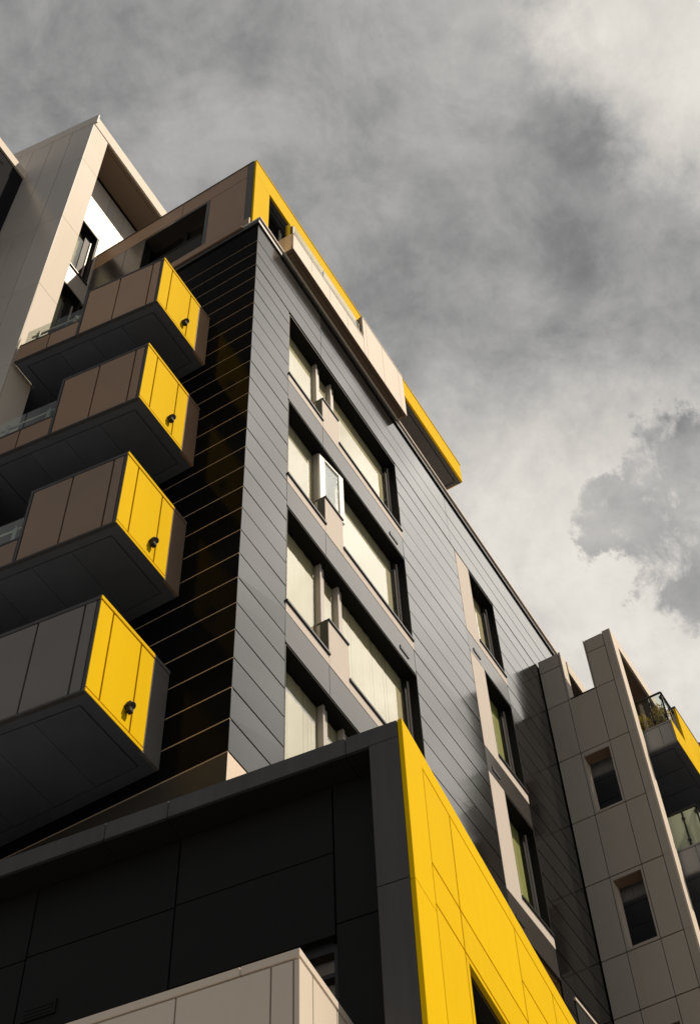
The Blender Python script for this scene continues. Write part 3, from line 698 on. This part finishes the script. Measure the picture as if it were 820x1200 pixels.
# roof beams running back
c = MB(); c.box(TX1+.022, 22.6, 4.44, 4.48, 23.12, 23.46); c.box(TX1+.022, 22.6, 5.55, 5.58, 23.05, 23.41); c.build('roof_fascia', 'beige', tow, bevel=.003)
c = MB(); c.box(TX1+.022, 22.6, 4.482, 4.54, 23.115, 23.44); c.box(TX1+.022, 22.6, 4.545, 5.02, 23.12, 23.44); c.box(TX1+.022, 22.6, 5.582, 5.63, 23.06, 23.39); c.box(TX1+.022, 22.6, 5.635, 6.08, 23.065, 23.39); c.build('roof_slab', 'dkbrown', tow)
c = MB(); c.box(22.3, 25, 1.0, 6.08, GZ, 23.0); c.build('wall', 'brown', tow)
def make_rb(z0, gm='rail'):
    Q = [(19.25, 3.88), (22.29, 3.88), (22.29, 6.07), (19.25, 6.07)]
    core, fr, inn = soffit_parts(Q, z0, .2, .13, .025)
    bal = core.build('balcony', 'soffit', tow, origin=(19.25, 3.88, z0+ZO))
    for k in range(5):
        t0, t1 = k/5, (k+1)/5; e = .003
        fr.prism([lerp(inn[0], inn[1], t0+e), lerp(inn[0], inn[1], t1-e), lerp(inn[3], inn[2], t1-e), lerp(inn[3], inn[2], t0+e)], z0+.003, z0+.021)
    fr.build('soffit', 'soffit', bal)
    c = MB()
    for y0, y1 in ((3.925, 4.13), (4.137, 4.75), (4.757, 5.38), (5.387, 6.07)): c.box(19.248, 19.29, y0, y1, z0+.03, z0+.52)
    c.box(19.245, 19.36, 3.885, 6.07, z0+.535, z0+.57); c.box(19.247, 19.3, 3.885, 6.07, z0-.002, z0+.024)
    c.box(19.246, 19.29, 3.885, 3.92, z0+.026, z0+.533); c.box(19.95, 19.985, 3.92, 4.04, z0+.572, z0+1.57)
    c.build('front_panel', 'rbfront', bal, bevel=.003)
    c = MB(); c.box(19.25, 19.80, 3.872, 3.91, z0+.004, z0+.568); c.box(19.806, 19.945, 3.872, 3.91, z0+.004, z0+.568)
    for x0, x1 in ((19.95, 20.6), (20.606, 21.4), (21.406, 22.29)): c.box(x0, x1, 3.872, 3.918, z0+.004, z0+1.56)
    c.build('end_panel', 'yellow', bal, bevel=.003)
    c = MB(); c.box(19.945, 22.29, 3.865, 4.04, z0+1.575, z0+1.61); c.build('capping', 'cope', bal)
    c = MB(); c.box(19.33, 19.342, 4.22, 4.90, z0+.572, z0+1.42); c.box(19.33, 19.342, 4.93, 5.6, z0+.572, z0+1.42); c.box(19.40, 19.92, 3.94, 3.952, z0+.572, z0+1.42); c.box(19.33, 19.342, 3.96, 4.19, z0+.572, z0+1.42); c.build('glass_panel', gm, bal)
    c = MB(); c.tube((19.31, 3.93, z0+1.43), (19.31, 6.05, z0+1.43), .022, 8); c.tube((19.31, 3.93, z0+1.43), (19.93, 3.93, z0+1.43), .022, 8)
    for y in (4.205, 4.915): c.box(19.30, 19.34, y-.014, y+.014, z0+.572, z0+1.42)
    for x in (19.37, 19.75): c.box(x-.014, x+.014, 3.93, 3.965, z0+.572, z0+1.42)
    for y, z in ((4.205, .75), (4.205, 1.25), (3.955, 1.30), (3.955, .78)): c.tube((19.29, y, z0+z), (19.35, y, z0+z), .03, 8)
    c.build('handrail', 'blackm', bal)
    return bal
make_rb(17.11, 'frost'); make_rb(20.14); make_rb(14.08)
# doors behind the right balconies
for z in (17.31, 20.34, 14.28):
    c = MB(); c.box(22.27, 22.299, 4.3, 5.9, z, z+2.1); d_ = c.build('balcony_door', 'blackm', tow)
    c = MB(); c.box(22.262, 22.269, 4.38, 5.06, z+.08, z+2.02); c.box(22.262, 22.269, 5.14, 5.82, z+.08, z+2.02); c.build('pane', 'darkpane', d_)

# planters with yellowing shrubs on the upper right balcony
def shrub(name, x, y, z, label, rx, ry, h, n):
    t = thing(name, (x, y, z+ZO), label, 'plant', 'shrubs on the upper right balcony')
    b = MB(); b.prism([(x-.13, y-.13), (x+.13, y-.13), (x+.13, y+.13), (x-.13, y+.13)], z, z+.50); b.prism([(x-.15, y-.15), (x+.15, y-.15), (x+.15, y+.15), (x-.15, y+.15)], z+.501, z+.54); b.build('planter', 'pot', t, bevel=.01)
    s = MB()
    for k in range(9):
        a = random.uniform(0, 6.28); s.tube((x, y, z+.53), (x+math.cos(a)*rx*.7, y+math.sin(a)*ry*.7, z+.53+h*random.uniform(.5, .95)), .007, 5, r1=.003)
    s.build('stem', 'soil', t)
    f = MB()
    for k in range(n):
        a = random.uniform(0, 6.28); r = math.sqrt(random.random()); hh = random.random()
        c = Vector((x+math.cos(a)*rx*r, y+math.sin(a)*ry*r, z+.52+h*hh*(1-.35*r) + .06*math.sin(5*a)))
        d = Vector((random.gauss(0, 1), random.gauss(0, 1), random.gauss(.3, .8))).normalized()*random.uniform(.03, .06)
        e = d.orthogonal().normalized()*random.uniform(.010, .02)
        f.quad(tuple(c-d), tuple(c+e), tuple(c+d), tuple(c-e))
    f.build('foliage', 'leaf', t)
    return t
shrub('potted_shrub', 19.55, 4.10, 20.342, 'yellowing potted shrub nearest the yellow balcony end behind the railing', .20, .18, .70, 800)
shrub('potted_shrub', 19.55, 4.50, 20.342, 'olive potted shrub behind the railing beside the pale tower edge', .20, .2, .62, 700)
